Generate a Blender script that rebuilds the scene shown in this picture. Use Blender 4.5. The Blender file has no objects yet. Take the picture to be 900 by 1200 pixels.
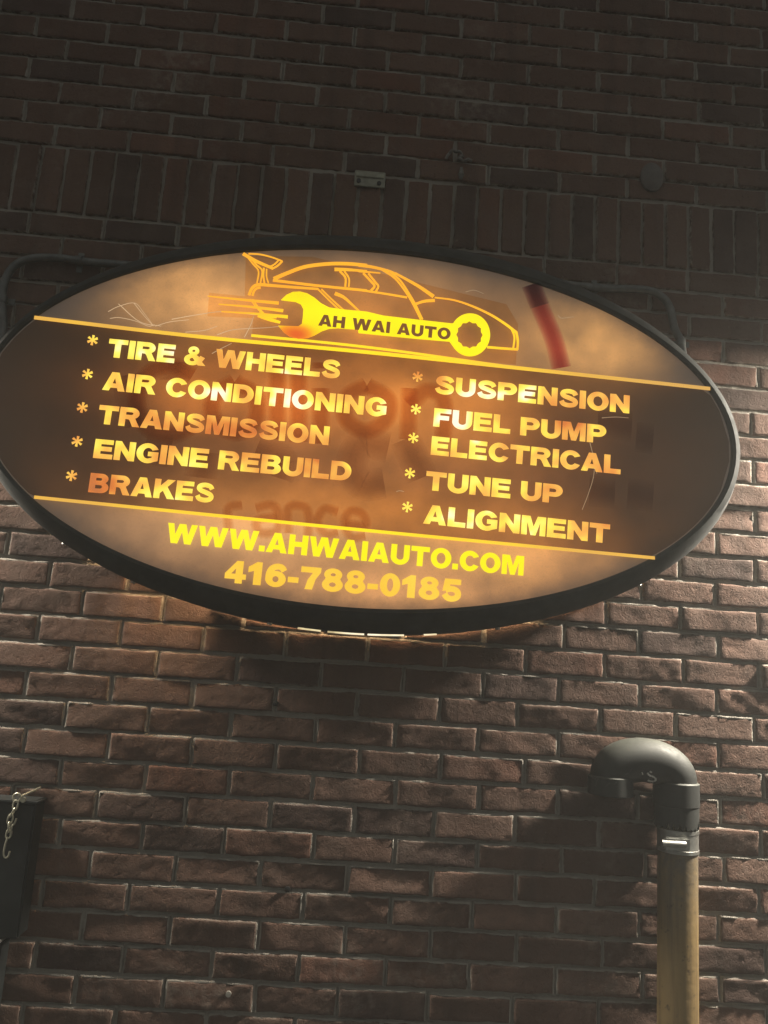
import bpy, math, random
import numpy as np
from mathutils import Vector, Matrix
from mathutils.geometry import tessellate_polygon

# ------------------------------------------------------------------ camera, world, exposure
S = bpy.context.scene
COL = S.collection
R = math.radians
cam = bpy.data.cameras.new('camera'); cam.sensor_fit = 'VERTICAL'; cam.sensor_height = 24.0
cam.lens = 18.6; cam.clip_start = 0.05; cam.clip_end = 400
camo = bpy.data.objects.new('camera', cam); COL.objects.link(camo)
camo.matrix_world = Matrix(((0.996314, -0.074635, -0.042275, 0.7413554),
                            (-0.05532, -0.182453, -0.981657, -1.996978),
                            (0.065553, 0.980378, -0.185909, 1.7558175), (0, 0, 0, 1)))
S.camera = camo
S.view_settings.view_transform = 'Standard'; S.view_settings.look = 'None'
S.view_settings.exposure = 0.0; S.view_settings.gamma = 1.0
S.view_settings.use_curve_mapping = False
S.cycles.transparent_max_bounces = 24

world = bpy.data.worlds.new('World'); S.world = world; world.use_nodes = True
nt = world.node_tree
bg = nt.nodes['Background']
sky = nt.nodes.new('ShaderNodeTexSky'); sky.sky_type = 'NISHITA'; sky.sun_disc = False
sky.sun_elevation = R(-4.0); sky.sun_rotation = R(150)
mixw = nt.nodes.new('ShaderNodeMix'); mixw.data_type = 'RGBA'; mixw.inputs[0].default_value = 0.9
mixw.inputs[7].default_value = (1.42, 1.43, 1.36, 1)        # pale city sky glow over the night sky
nt.links.new(sky.outputs[0], mixw.inputs[6]); nt.links.new(mixw.outputs[2], bg.inputs[0])
SKY_STRENGTH = 0.15
bg.inputs[1].default_value = SKY_STRENGTH

LAMP_POWER = 190.0                        # the two flood lights that flank the sign
LAMP_COLOR = (1.0, 0.91, 0.77)
VEIL_HAZE = 0.016                              # thin haze added to imitate the milky veil of lens glare

# ------------------------------------------------------------------ helpers
def tag(o, label=None, cat=None, group=None, kind=None):
    if label: o['label'] = label
    if cat: o['category'] = cat
    if group: o['group'] = group
    if kind: o['kind'] = kind
    return o
def empty(name, loc, label, cat, group=None):
    o = bpy.data.objects.new(name, None); COL.objects.link(o); o.location = loc
    o.empty_display_size = 0.05
    return tag(o, label, cat, group)
class MB:
    """collects shapes given in world coordinates, links them as ONE mesh object"""
    def __init__(s): s.v = []; s.f = []
    def add(s, v, f):
        b = len(s.v); s.v += [tuple(p) for p in v]; s.f += [tuple(i + b for i in q) for q in f]; return s
    def box(s, x0, x1, y0, y1, z0, z1, bev=0.0):
        import bmesh
        bm = bmesh.new(); bmesh.ops.create_cube(bm, size=1)
        for v in bm.verts:
            v.co = Vector(((x0 + x1) / 2 + v.co.x * (x1 - x0), (y0 + y1) / 2 + v.co.y * (y1 - y0), (z0 + z1) / 2 + v.co.z * (z1 - z0)))
        if bev: bmesh.ops.bevel(bm, geom=list(bm.edges), offset=bev, segments=2, affect='EDGES')
        bm.verts.index_update()
        s.add([v.co[:] for v in bm.verts], [[v.index for v in f.verts] for f in bm.faces]); bm.free(); return s
    def tube(s, pts, rad, n=12, caps=True):
        pts = [Vector(p) for p in pts]; rads = rad if isinstance(rad, (list, tuple)) else [rad] * len(pts)
        t0 = (pts[1] - pts[0]).normalized(); up = Vector((0, 1, 0)) if abs(t0.y) < .9 else Vector((1, 0, 0))
        nrm = t0.cross(up).normalized(); vs = []; fs = []
        for i, p in enumerate(pts):
            t = (pts[min(i + 1, len(pts) - 1)] - pts[max(i - 1, 0)])
            t.normalize(); nrm = (nrm - t * nrm.dot(t)).normalized(); b = t.cross(nrm)
            for k in range(n):
                a = 2 * math.pi * k / n
                vs.append(p + (nrm * math.cos(a) + b * math.sin(a)) * rads[i])
        for i in range(len(pts) - 1):
            for k in range(n):
                fs.append((i * n + k, i * n + (k + 1) % n, (i + 1) * n + (k + 1) % n, (i + 1) * n + k))
        if caps: fs.append(tuple(range(n))[::-1]); fs.append(tuple((len(pts) - 1) * n + k for k in range(n)))
        return s.add(vs, fs)
    def prism(s, loops, y0, y1):
        """flat outline (outer loop + holes, x z) extruded from y0 (back) to y1 (front, nearer the camera)"""
        flat = [p for L in loops for p in L]
        tris = tessellate_polygon([[Vector((p[0], p[1], 0)) for p in L] for L in loops])
        n = len(flat); vs = [(p[0], y1, p[1]) for p in flat] + [(p[0], y0, p[1]) for p in flat]
        fs = []
        for t in tris:
            a, b, c = [Vector(flat[i]) for i in t]
            if (b - a).cross(c - a) if False else ((b.x - a.x) * (c.y - a.y) - (b.y - a.y) * (c.x - a.x)) < 0: t = t[::-1]
            fs.append(tuple(t)); fs.append(tuple(i + n for i in t[::-1]))
        o = 0
        for L in loops:
            m = len(L)
            for i in range(m):
                j = (i + 1) % m; fs.append((o + i, o + i + n, o + j + n, o + j))
            o += m
        return s.add(vs, fs)
    def build(s, name, mat, parent=None, smooth=False, label=None):
        me = bpy.data.meshes.new(name); me.from_pydata(s.v, [], s.f); me.update()
        o = bpy.data.objects.new(name, me); COL.objects.link(o); me.materials.append(mat)
        if smooth:
            for p in me.polygons: p.use_smooth = True
            try: me.set_sharp_from_angle(angle=R(38))
            except Exception: pass
        if parent:
            o.parent = parent; loc = Vector(parent.location)
            me.transform(Matrix.Translation(-loc))
        else:
            c = sum((v.co for v in me.vertices), Vector()) / max(1, len(me.vertices))
            me.transform(Matrix.Translation(-c)); o.location = c
        if label: o['label'] = label
        return o
def smooth_path(pts, n=8):
    P = [np.array(p, float) for p in pts]; out = []
    if len(P) < 3:
        return [tuple(P[0] + (P[-1] - P[0]) * i / n) for i in range(n + 1)]
    for i in range(len(P) - 1):
        a = P[i - 1] if i else 2 * P[0] - P[1]; b, c = P[i], P[i + 1]
        d = P[i + 2] if i + 2 < len(P) else 2 * P[-1] - P[-2]
        for k in range(n):
            t = k / n
            out.append(tuple(.5 * (2 * b + (c - a) * t + (2 * a - 5 * b + 4 * c - d) * t * t + (3 * b - a - 3 * c + d) * t ** 3)))
    out.append(tuple(P[-1])); return out
def ribbon(pts, w0, w1=None, n=8, cap=0):
    """outline of a stroke along a 2D path"""
    w1 = w0 if w1 is None else w1
    P = [np.array(p, float) for p in (smooth_path(pts, n) if n > 1 else pts)]
    L = []; Rr = []; m = len(P)
    for i, p in enumerate(P):
        t = P[min(i + 1, m - 1)] - P[max(i - 1, 0)]; t = t / (np.hypot(*t) + 1e-9); q = np.array((-t[1], t[0]))
        w = (w0 + (w1 - w0) * i / (m - 1)) / 2
        L.append(tuple(p + q * w)); Rr.append(tuple(p - q * w))
    return L + Rr[::-1]
def ribbon_mesh(mb, pts, w0, w1, y0, y1, n=8):
    """stroke as a strip of quads with thickness (safe for closed or crossing paths)"""
    o = ribbon(pts, w0, w1, n); m = len(o) // 2
    L = o[:m]; Rr = o[m:][::-1]
    vs = [(p[0], y1, p[1]) for p in L] + [(p[0], y1, p[1]) for p in Rr] + [(p[0], y0, p[1]) for p in L] + [(p[0], y0, p[1]) for p in Rr]
    fs = []
    for i in range(m - 1):
        fs.append((i, m + i, m + i + 1, i + 1))
        fs.append((i, i + 1, 2 * m + i + 1, 2 * m + i)); fs.append((m + i, 3 * m + i, 3 * m + i + 1, m + i + 1))
    fs.append((0, 2 * m, 3 * m, m)); fs.append((m - 1, 2 * m - 1, 4 * m - 1, 3 * m - 1))
    mb.add(vs, fs)

# ------------------------------------------------------------------ materials
class NT:
    def __init__(s, name):
        s.m = bpy.data.materials.new(name); s.m.use_nodes = True; s.t = s.m.node_tree
        s.b = s.t.nodes['Principled BSDF']; s.out = s.t.nodes['Material Output']
    def n(s, typ, **kw):
        o = s.t.nodes.new('ShaderNode' + typ)
        for k, v in kw.items(): setattr(o, k, v)
        return o
    def l(s, a, b): s.t.links.new(a, b)
    def set(s, sock, v):
        if isinstance(v, bpy.types.NodeSocket): s.l(v, sock)
        else: sock.default_value = v
    def math(s, op, a, b=0.0, c=0.0):
        o = s.n('Math', operation=op)
        for i, v in enumerate((a, b, c)): s.set(o.inputs[i], v)
        return o.outputs[0]
    def mix(s, fac, a, b, typ='MIX'):
        o = s.n('Mix', data_type='RGBA', blend_type=typ)
        s.set(o.inputs[0], fac)
        for i, v in ((6, a), (7, b)): s.set(o.inputs[i], (*v, 1) if isinstance(v, tuple) and len(v) == 3 else v)
        return o.outputs[2]
    def noise(s, scale, detail=4, rough=.55, vec=None, dist=0.0):
        o = s.n('TexNoise'); o.inputs['Scale'].default_value = scale; o.inputs['Detail'].default_value = detail
        o.inputs['Roughness'].default_value = rough; o.inputs['Distortion'].default_value = dist
        s.l(vec if vec is not None else s.geo(), o.inputs['Vector']); return o.outputs['Fac']
    def geo(s):
        if not hasattr(s, '_g'): s._g = s.n('NewGeometry').outputs['Position']
        return s._g
    def ramp(s, fac, stops):
        o = s.n('ValToRGB'); e = o.color_ramp.elements
        while len(e) < len(stops): e.new(.5)
        for i, (p, c) in enumerate(stops): e[i].position = p; e[i].color = (*c, 1) if len(c) == 3 else c
        s.l(fac, o.inputs[0]); return o.outputs[0]
    def bump(s, h, strength, dist, prev=None):
        o = s.n('Bump'); o.inputs['Strength'].default_value = strength; o.inputs['Distance'].default_value = dist
        s.l(h, o.inputs['Height'])
        if prev is not None: s.l(prev, o.inputs['Normal'])
        return o.outputs[0]
def simple(name, col, rough, metal=0.0, nscale=40, var=.25, bump=.0, bscale=200, bdist=.002):
    t = NT(name); f = t.noise(nscale, 5)
    c = t.mix(t.ramp(f, [(.3, (0, 0, 0)), (.7, (1, 1, 1))]), tuple(x * (1 - var) for x in col), tuple(min(1, x * (1 + var)) for x in col))
    t.l(c, t.b.inputs['Base Color']); t.b.inputs['Metallic'].default_value = metal
    t.l(t.math('MULTIPLY_ADD', t.noise(nscale * 1.7, 4), .3, rough - .15), t.b.inputs['Roughness'])
    if bump: t.l(t.bump(t.noise(bscale, 4), bump, bdist), t.b.inputs['Normal'])
    return t.m

def brick_mat():
    t = NT('brick'); a = t.n('Attribute', attribute_name='tone'); sm = t.n('Attribute', attribute_name='smear')
    big = t.noise(9, 5); fine = t.noise(130, 6, .65); grit = t.noise(420, 4, .7)
    c = t.mix(t.math('MULTIPLY', fine, .9), a.outputs['Color'], t.mix(.6, a.outputs['Color'], (.06, .04, .032)))
    c = t.mix(t.ramp(big, [(.42, (0, 0, 0)), (.72, (.55, .55, .55))]), c, (.155, .110, .088))      # old grime
    speck = t.ramp(t.noise(60, 6, .7), [(.62, (0, 0, 0)), (.74, (.55, .55, .55))])
    c = t.mix(speck, c, (.27, .22, .18))                                                    # lime bloom
    edge = t.math('MULTIPLY', sm.outputs['Fac'], t.ramp(t.noise(45, 6, .75), [(.44, (.0, .0, .0)), (.58, (1, 1, 1))]))
    c = t.mix(edge, c, (.42, .385, .33))                                                    # mortar smeared on the arrises
    mp = t.n('Mapping'); t.l(t.geo(), mp.inputs[0]); mp.inputs['Scale'].default_value = (11, 11, .9)
    streak = t.ramp(t.noise(1.0, 5, .6, vec=mp.outputs[0]), [(.50, (0, 0, 0)), (.72, (.55, .55, .55))])
    c = t.mix(streak, c, (.060, .047, .040))                                                # soot and water streaks
    wash = t.math('MULTIPLY', t.ramp(t.noise(2.6, 4, .6), [(.56, (0, 0, 0)), (.72, (.6, .6, .6))]), t.ramp(t.noise(33, 5, .7), [(.45, (0, 0, 0)), (.62, (1, 1, 1))]))
    c = t.mix(wash, c, (.30, .26, .22))                                                     # pale lime wash patches
    t.l(c, t.b.inputs['Base Color']); t.b.inputs['Roughness'].default_value = .9
    t.b.inputs['Specular IOR Level'].default_value = .2
    pits = t.ramp(t.noise(110, 5, .6), [(.28, (0, 0, 0)), (.44, (1, 1, 1))])
    n1 = t.bump(t.noise(75, 6, .68, dist=1.2), .85, .0032)
    n2 = t.bump(pits, .6, .0022, n1)
    n3 = t.bump(grit, .6, .0014, n2)
    t.l(n3, t.b.inputs['Normal']); return t.m
def mortar_mat():
    t = NT('mortar'); f = t.noise(22, 6, .65); g = t.noise(300, 5, .7)
    c = t.mix(f, (.25, .23, .20), (.42, .385, .33)); c = t.mix(t.math('MULTIPLY', g, .5), c, (.17, .155, .13))
    t.l(c, t.b.inputs['Base Color']); t.b.inputs['Roughness'].default_value = .95
    t.l(t.bump(g, .8, .002, t.bump(t.noise(60, 5), .9, .005)), t.b.inputs['Normal']); return t.m

FACE_Y = -0.200
def backlight(t):
    """what the tubes inside the sign let through: soft pools in the sign's own x z plane, in metres"""
    sx = t.n('SeparateXYZ'); t.l(t.geo(), sx.inputs[0]); X, Z = sx.outputs[0], sx.outputs[2]
    def g(cx, cz, wx, wz):
        a = t.math('POWER', t.math('DIVIDE', t.math('SUBTRACT', X, cx), wx), 2)
        b = t.math('POWER', t.math('DIVIDE', t.math('SUBTRACT', Z, cz), wz), 2)
        return t.math('EXPONENT', t.math('MULTIPLY', t.math('ADD', a, b), -1))
    return g, X, Z
def face_mat():
    t = NT('sign_acrylic'); g, X, Z = backlight(t)
    acc = None
    def add(fac, col):
        nonlocal acc
        v = t.n('VectorMath', operation='SCALE'); v.inputs[0].default_value = col; t.l(fac, v.inputs['Scale'])
        if acc is None: acc = v.outputs[0]
        else:
            s = t.n('VectorMath', operation='ADD'); t.l(acc, s.inputs[0]); t.l(v.outputs[0], s.inputs[1]); acc = s.outputs[0]
    for (cx, cz, wx, wz, col) in POOLS: add(g(cx, cz, wx, wz), col)
    mot = t.math('MULTIPLY', t.math('MULTIPLY_ADD', t.noise(6, 3, .6), 1.9, .05), t.math('MULTIPLY_ADD', t.noise(2.3, 2, .5), .8, .60))
    er = t.math('ADD', t.math('POWER', t.math('DIVIDE', t.math('SUBTRACT', X, .7594), .8816), 2), t.math('POWER', t.math('DIVIDE', t.math('SUBTRACT', Z, 2.3064), .4349), 2))
    er = t.math('ADD', er, t.math('MULTIPLY', t.math('SUBTRACT', t.noise(30, 5, .7), .5), .18))
    grime = t.ramp(er, [(.86, (1, 1, 1)), (1.0, (.45, .45, .45))])      # dirt gathered along the rim
    dust = t.ramp(t.noise(170, 4, .7), [(.30, (.80, .80, .80)), (.48, (1, 1, 1))])
    mot = t.math('MULTIPLY', t.math('MULTIPLY', mot, grime), dust)
    v = t.n('VectorMath', operation='SCALE'); t.l(acc, v.inputs[0]); t.l(mot, v.inputs['Scale'])
    b2 = t.n('VectorMath', operation='ADD'); t.l(v.outputs[0], b2.inputs[0]); b2.inputs[1].default_value = (.040, .031, .025)
    t.l(b2.outputs[0], t.b.inputs['Emission Color']); t.b.inputs['Emission Strength'].default_value = 1.0
    f = t.noise(14, 5)
    t.l(t.mix(f, (.10, .085, .07), (.15, .125, .10)), t.b.inputs['Base Color'])
    t.l(t.math('MULTIPLY_ADD', t.noise(35, 5), .2, .22), t.b.inputs['Roughness'])
    return t.m
def letter_mat(name, pools, stops, amp=.55, base=.25, scale=9.0):
    t = NT(name); g, X, Z = backlight(t); acc = None
    for (cx, cz, wx, wz, a) in pools:
        q = t.math('MULTIPLY', g(cx, cz, wx, wz), a); acc = q if acc is None else t.math('ADD', acc, q)
    n = t.math('MULTIPLY_ADD', t.math('SUBTRACT', t.noise(scale, 2, .5), .5), amp * 2, base)
    f = t.math('ADD', acc, n) if acc is not None else n
    c = t.ramp(f, stops); t.l(c, t.b.inputs['Emission Color']); t.b.inputs['Emission Strength'].default_value = 1.0
    t.b.inputs['Base Color'].default_value = (.22, .14, .07, 1); t.b.inputs['Roughness'].default_value = .4
    return t.m
def film_mat(name, col):
    t = NT(name); tr = t.n('BsdfTransparent'); tr.inputs[0].default_value = (*col, 1)
    t.t.nodes.remove(t.b); t.l(tr.outputs[0], t.out.inputs[0]); return t.m
# ------------------------------------------------------------------ measured outlines on the sign face (metres, x z)
# soft pools of light behind the acrylic face: centre x z, spread x z, colour
POOLS = [(.33, 2.585, .17, .11, (.62, .29, .08)), (1.30, 2.56, .15, .11, (.62, .29, .075)), (.74, 2.655, .28, .09, (.26, .125, .04)),
         (.78, 2.54, .32, .10, (.32, .115, .020)), (.50, 2.35, .24, .085, (.95, .32, .05)), (.93, 2.36, .22, .12, (.85, .33, .055)),
         (.78, 2.22, .46, .20, (.46, .19, .062)), (.80, 2.10, .40, .06, (.66, .26, .04)), (.80, 1.92, .36, .09, (.50, .22, .07)), (1.16, 2.02, .18, .08, (.58, .25, .065)), (.45, 2.03, .26, .08, (.40, .20, .08))]
LPOOLS = [(.50, 2.345, .20, .06, .38), (.33, 2.43, .3, .05, .16), (1.02, 2.32, .20, .12, .32), (.80, 2.30, .22, .08, .2), (.38, 2.10, .14, .05, .22), (1.06, 2.09, .2, .04, .38)]
LAMPS = [(2.45, 2.66, -.12, (0, R(4), 0), 'black flood light on the wall to the right of the oval sign', LAMP_POWER),
         (-.66, 2.46, -.12, (0, R(-4), 0), 'black flood light on the wall to the left of the oval sign', LAMP_POWER * .26)]
TEXT = [('TIRE & WHEELS', (0.1492, 2.4126), (0.6917, 2.4055)), ('AIR CONDITIONING', (0.1489, 2.3318), (0.808, 2.3212)), ('TRANSMISSION', (0.1477, 2.2503), (0.6781, 2.2418)), ('ENGINE REBUILD', (0.149, 2.169), (0.7359, 2.1604)), ('BRAKES', (0.1487, 2.089), (0.4283, 2.0855)), ('SUSPENSION', (0.9188, 2.3887), (1.3874, 2.3779)), ('FUEL PUMP', (0.9207, 2.3074), (1.3317, 2.2983)), ('ELECTRICAL', (0.9185, 2.2385), (1.3675, 2.2265)), ('TUNE UP', (0.9105, 2.1537), (1.2304, 2.1448)), ('ALIGNMENT', (0.9104, 2.0744), (1.3431, 2.0597)), ('WWW.AHWAIAUTO.COM', (0.3343, 1.9876), (1.145, 1.9706)), ('416-788-0185', (0.4727, 1.9077), (1.0057, 1.9008)), ('AH WAI AUTO', (0.6322, 2.533), (0.9487, 2.525))]
STARS = [(0.1105,2.4506),(0.1097,2.367),(0.1089,2.2857),(0.1081,2.2048),(0.1066,2.1241),(0.8767,2.4268),(0.8774,2.3459),(0.8754,2.2755),(0.8724,2.1905),(0.8713,2.1102)]
UP = [(-0.0304,2.4947),(0.3667,2.481),(0.7527,2.4774),(1.187,2.4676),(1.5866,2.4573)]
LOW = [(0.0314,2.0686),(0.7237,2.05),(1.4513,2.034)]
UP2 = [(0.4763,2.4951),(0.7518,2.4901),(1.0766,2.4721)]
CAR = [([(0.4365,2.7019),(0.4708,2.6852),(0.5092,2.6713)],0.0063,0.005),([(0.4495,2.7031),(0.4778,2.7039),(0.5066,2.6991),(0.5322,2.6915)],0.0025,0.0025),([(0.5322,2.6915),(0.5216,2.6782),(0.5081,2.6684)],0.0033,0.0033),([(0.5233,2.6935),(0.5139,2.6813),(0.5024,2.6735)],0.0025,0.0025),([(0.4463,2.6957),(0.4629,2.6774),(0.4776,2.6599),(0.477,2.6292)],0.0025,0.0025),([(0.4534,2.6945),(0.4717,2.6758),(0.4861,2.6616),(0.4852,2.63)],0.0025,0.0025),([(0.4897,2.6695),(0.4901,2.6516),(0.4946,2.6309)],0.0033,0.0033),([(0.4965,2.6673),(0.4983,2.6477),(0.5041,2.6318)],0.0025,0.0025),([(0.4886,2.6261),(0.4746,2.6229),(0.4656,2.6127),(0.4611,2.5964)],0.0054,0.0046),([(0.4867,2.6184),(0.4775,2.6152),(0.4717,2.6077),(0.4694,2.5958)],0.0038,0.0038),([(0.4651,2.5861),(0.4821,2.5668),(0.4987,2.5507)],0.0021,0.0021),([(0.4707,2.5866),(0.4863,2.5672),(0.5029,2.5511)],0.0021,0.0021),([(0.4851,2.6262),(0.5459,2.6263),(0.6241,2.6275)],0.0054,0.0038),([(0.5142,2.6398),(0.5753,2.6375),(0.6278,2.6358),(0.7417,2.6342)],0.0046,0.0042),([(0.516,2.6437),(0.5471,2.6617),(0.589,2.6822),(0.645,2.6951),(0.6931,2.6997),(0.7372,2.6996)],0.0067,0.0058),([(0.6233,2.6274),(0.6524,2.601),(0.6794,2.5783)],0.0025,0.0025),([(0.632,2.6273),(0.661,2.6018),(0.6898,2.5784)],0.0025,0.0025),([(0.6592,2.6818),(0.6942,2.6841),(0.7382,2.6845)],0.0063,0.0033),([(0.6727,2.6783),(0.687,2.6631),(0.6887,2.6396)],0.0038,0.0038),([(0.6836,2.6793),(0.6959,2.6615),(0.697,2.6399)],0.0029,0.0029),([(0.6649,2.62),(0.6864,2.6121),(0.7073,2.5958),(0.7273,2.579)],0.0067,0.0025),([(0.3641,2.5851),(0.4417,2.5835),(0.5333,2.5826)],0.0013,0.0058),([(0.3918,2.5668),(0.4648,2.5671),(0.5457,2.5643)],0.0013,0.0058),([(0.4001,2.5487),(0.475,2.5504),(0.5578,2.5496)],0.0013,0.0058),([(0.4881,2.5488),(0.5147,2.5397),(0.5411,2.5338)],0.0092,0.0042),([(0.4921,2.5515),(0.514,2.5475),(0.5312,2.5481)],0.0042,0.0067),([(0.7163,2.6987),(0.7537,2.6962),(0.7913,2.6897),(0.808,2.6838)],0.0053,0.0035),([(0.7175,2.6828),(0.7453,2.6829),(0.7708,2.6828)],0.0035,0.0018),([(0.7725,2.693),(0.8064,2.6726),(0.8339,2.6413),(0.8542,2.611),(0.8759,2.5721)],0.0031,0.0031),([(0.7937,2.6885),(0.8206,2.6675),(0.846,2.6325),(0.8613,2.6082),(0.8692,2.5926),(0.88,2.5725)],0.0031,0.0031),([(0.8064,2.6862),(0.8367,2.6715),(0.8678,2.6559),(0.9035,2.6339)],0.0035,0.0066),([(0.8603,2.6101),(0.8815,2.6194),(0.9068,2.6242)],0.004,0.0057),([(0.9064,2.6316),(0.9531,2.629),(0.9955,2.6185),(1.043,2.6001),(1.0811,2.5788),(1.1098,2.5588)],0.0022,0.0048),([(1.1088,2.5602),(1.1133,2.5385),(1.1132,2.5151)],0.0044,0.0035),([(1.0954,2.5703),(1.1046,2.5475),(1.1029,2.5181)],0.0031,0.0031),([(1.1141,2.5162),(1.0789,2.5155),(1.0395,2.5154)],0.004,0.004),([(0.7293,2.6789),(0.7478,2.6607),(0.7588,2.6482),(0.7513,2.6356)],0.004,0.004),([(0.7419,2.6791),(0.76,2.6583),(0.7681,2.6481),(0.7634,2.6348)],0.0035,0.0035),([(0.721,2.6343),(0.7813,2.6305),(0.8395,2.6255)],0.0035,0.0035)]
WRENCH = [(0.5382,2.5905),(0.5499,2.6047),(0.5644,2.6135),(0.5815,2.616),(0.5992,2.613),(0.6174,2.6034),(0.6336,2.5909),(0.6539,2.5816),(0.6845,2.5797),(0.7447,2.5792),(0.7851,2.5727),(0.8636,2.57),(0.9515,2.5676),(0.9547,2.5689),(0.9584,2.5754),(0.9629,2.5812),(0.9681,2.5863),(0.9739,2.5906),(0.9801,2.5939),(0.9866,2.5962),(0.9933,2.5975),(1.0001,2.5977),(1.0069,2.5969),(1.0134,2.595),(1.0196,2.592),(1.0253,2.5881),(1.0305,2.5833),(1.0351,2.5778),(1.0388,2.5715),(1.0418,2.5647),(1.0438,2.5575),(1.045,2.55),(1.0452,2.5424),(1.0444,2.5348),(1.0428,2.5273),(1.0402,2.5202),(1.0368,2.5135),(1.0326,2.5074),(1.0277,2.502),(1.0222,2.4974),(1.0163,2.4937),(1.01,2.4909),(1.0034,2.4891),(0.9967,2.4884),(0.9899,2.4888),(0.9834,2.4901),(0.9771,2.4925),(0.9711,2.4959),(0.9657,2.5002),(0.9608,2.5053),(0.9483,2.5214),(0.8664,2.5214),(0.7884,2.5227),(0.7289,2.5237),(0.7271,2.5321),(0.6795,2.5315),(0.6581,2.5282),(0.6414,2.5203),(0.6252,2.5083),(0.6086,2.4999),(0.5875,2.4957),(0.5656,2.5006),(0.5519,2.5095),(0.5376,2.5248),(0.5848,2.5272),(0.5928,2.5343),(0.5937,2.5538),(0.593,2.5723),(0.5864,2.5838),(0.573,2.5891)]
GEAR = [(1.0276,2.5456),(1.023,2.5534),(1.0225,2.5627),(1.0149,2.5669),(1.0101,2.5746),(1.0014,2.5739),(0.9937,2.5778),(0.9864,2.5725),(0.9777,2.5717),(0.9737,2.5632),(0.9665,2.5577),(0.9669,2.5483),(0.9631,2.5398),(0.9677,2.532),(0.9682,2.5227),(0.9759,2.5186),(0.9806,2.511),(0.9892,2.5116),(0.9969,2.5078),(1.0042,2.513),(1.0128,2.5138),(1.0168,2.5222),(1.024,2.5277),(1.0237,2.537)]
FILM1 = [(0.4422,2.7015),(0.4499,2.5963),(0.3649,2.5978),(0.367,2.5378),(0.4757,2.5431),(0.4767,2.4882),(1.1126,2.4801),(1.1145,2.5853),(1.0837,2.6346),(0.6039,2.7146)]
RED = [[(1.1425,2.6888),(1.1654,2.6346),(1.2015,2.5532),(1.2222,2.4805)]]
SCR = [[(0.1367,2.525),(0.1588,2.5401),(0.1955,2.5521),(0.2205,2.5283),(0.2462,2.4982)],[(0.1428,2.5083),(0.1643,2.5124),(0.203,2.5072),(0.2343,2.4971),(0.2477,2.5026)],[(0.2501,2.4985),(0.2827,2.5123),(0.326,2.5216)],[(0.2859,2.5191),(0.3407,2.5349),(0.404,2.5494),(0.4814,2.5477)],[(0.1935,2.552),(0.2213,2.5219),(0.2439,2.5001)],[(0.3214,2.4899),(0.3648,2.4981),(0.3937,2.5115)],[(0.3959,2.49),(0.4347,2.5065),(0.5046,2.5171),(0.5446,2.5251)],[(0.4606,2.4893),(0.4718,2.5207),(0.4776,2.5452)],[(0.3889,2.4421),(0.4057,2.4543),(0.4321,2.4717)],[(1.2104,2.6141),(1.217,2.6068),(1.2338,2.6095),(1.2507,2.6133)],[(1.3076,2.2571),(1.3042,2.2153),(1.2927,2.1731),(1.2792,2.1353)],[(1.2945,2.298),(1.3033,2.2652),(1.3122,2.2242)],[(1.3224,2.3618),(1.3556,2.3667),(1.3868,2.3671)],[(0.9811,2.6535),(1.0018,2.6599),(1.0253,2.6531)],[(0.8434,2.1444),(0.8512,2.1471),(0.8612,2.1458)],[(0.158,2.5465),(0.2132,2.506),(0.264,2.4998)]]
GHOST = {'A':[[(0.3487,2.3876),(0.2946,2.4083),(0.2425,2.3784),(0.2266,2.3143),(0.2573,2.2548),(0.314,2.2389),(0.3584,2.2631)],[(0.4474,2.3792),(0.4049,2.3461),(0.4071,2.2878),(0.4596,2.257),(0.5024,2.2854),(0.5004,2.3479),(0.4474,2.3792)],[(0.5405,2.4576),(0.5594,2.2487)],[(0.5913,2.4557),(0.6092,2.2465)],[(0.6501,2.3817),(0.6609,2.2466)],[(0.645,2.4453),(0.6462,2.4304)],[(0.7583,2.3973),(0.7139,2.366),(0.7138,2.3133),(0.762,2.286),(0.8082,2.317),(0.811,2.3678),(0.7583,2.3973)],[(0.8599,2.3996),(0.8634,2.2734)],[(0.8625,2.3573),(0.9009,2.3967),(0.943,2.3747),(0.9462,2.2739)]],'B':[[(0.3038,2.4155),(0.3085,2.3736)],[(0.1994,2.3747),(0.2341,2.2529)],[(0.2596,2.2038),(0.3187,2.1984)],[(0.3962,2.2047),(0.393,2.1436)],[(0.5128,2.2182),(0.5738,2.1985),(0.5677,2.1574)],[(0.8187,2.2491),(0.7582,2.2545),(0.7361,2.2012),(0.7651,2.1566),(0.8142,2.1645)],[(0.8574,2.273),(0.9028,2.1837)],[(1.3143,2.3526),(1.3974,2.3488)],[(1.2966,2.1837),(1.3578,2.1823)],[(1.3884,2.1847),(1.4499,2.1812)],[(1.408,2.3242),(1.4495,2.3212)]],'C':[[(0.4693,2.026),(0.4641,2.0771),(0.4941,2.0873)],[(0.5258,2.0818),(0.5599,2.0924),(0.5772,2.0738),(0.5788,2.0342),(0.5406,2.0274),(0.5323,2.0545),(0.5759,2.0657)],[(0.6044,2.0302),(0.5994,2.0874),(0.634,2.0941),(0.6477,2.0711),(0.6493,2.0276)],[(0.7129,2.0881),(0.6812,2.0917),(0.6681,2.0607),(0.6897,2.0346),(0.7166,2.0406)],[(0.7306,2.0615),(0.7778,2.061),(0.768,2.0883),(0.7403,2.0902),(0.7306,2.0615),(0.7486,2.0311),(0.7794,2.0373)]]}
LIGHTS = {'ul':(0.3547,2.5931),'ur':(1.2897,2.5678),'um':(0.7398,2.6624),'c1':(0.5004,2.3479),'c2':(0.9441,2.3536),'b1':(0.8304,1.9195),'b2':(1.1596,2.0217),'b3':(0.5303,2.0345),'cc':(0.7682,2.2553),'b4':(1.0364,2.1127),'car':(0.6028,2.561),'car2':(0.9765,2.5288),'w1':(0.5752,2.5257)}
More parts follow.
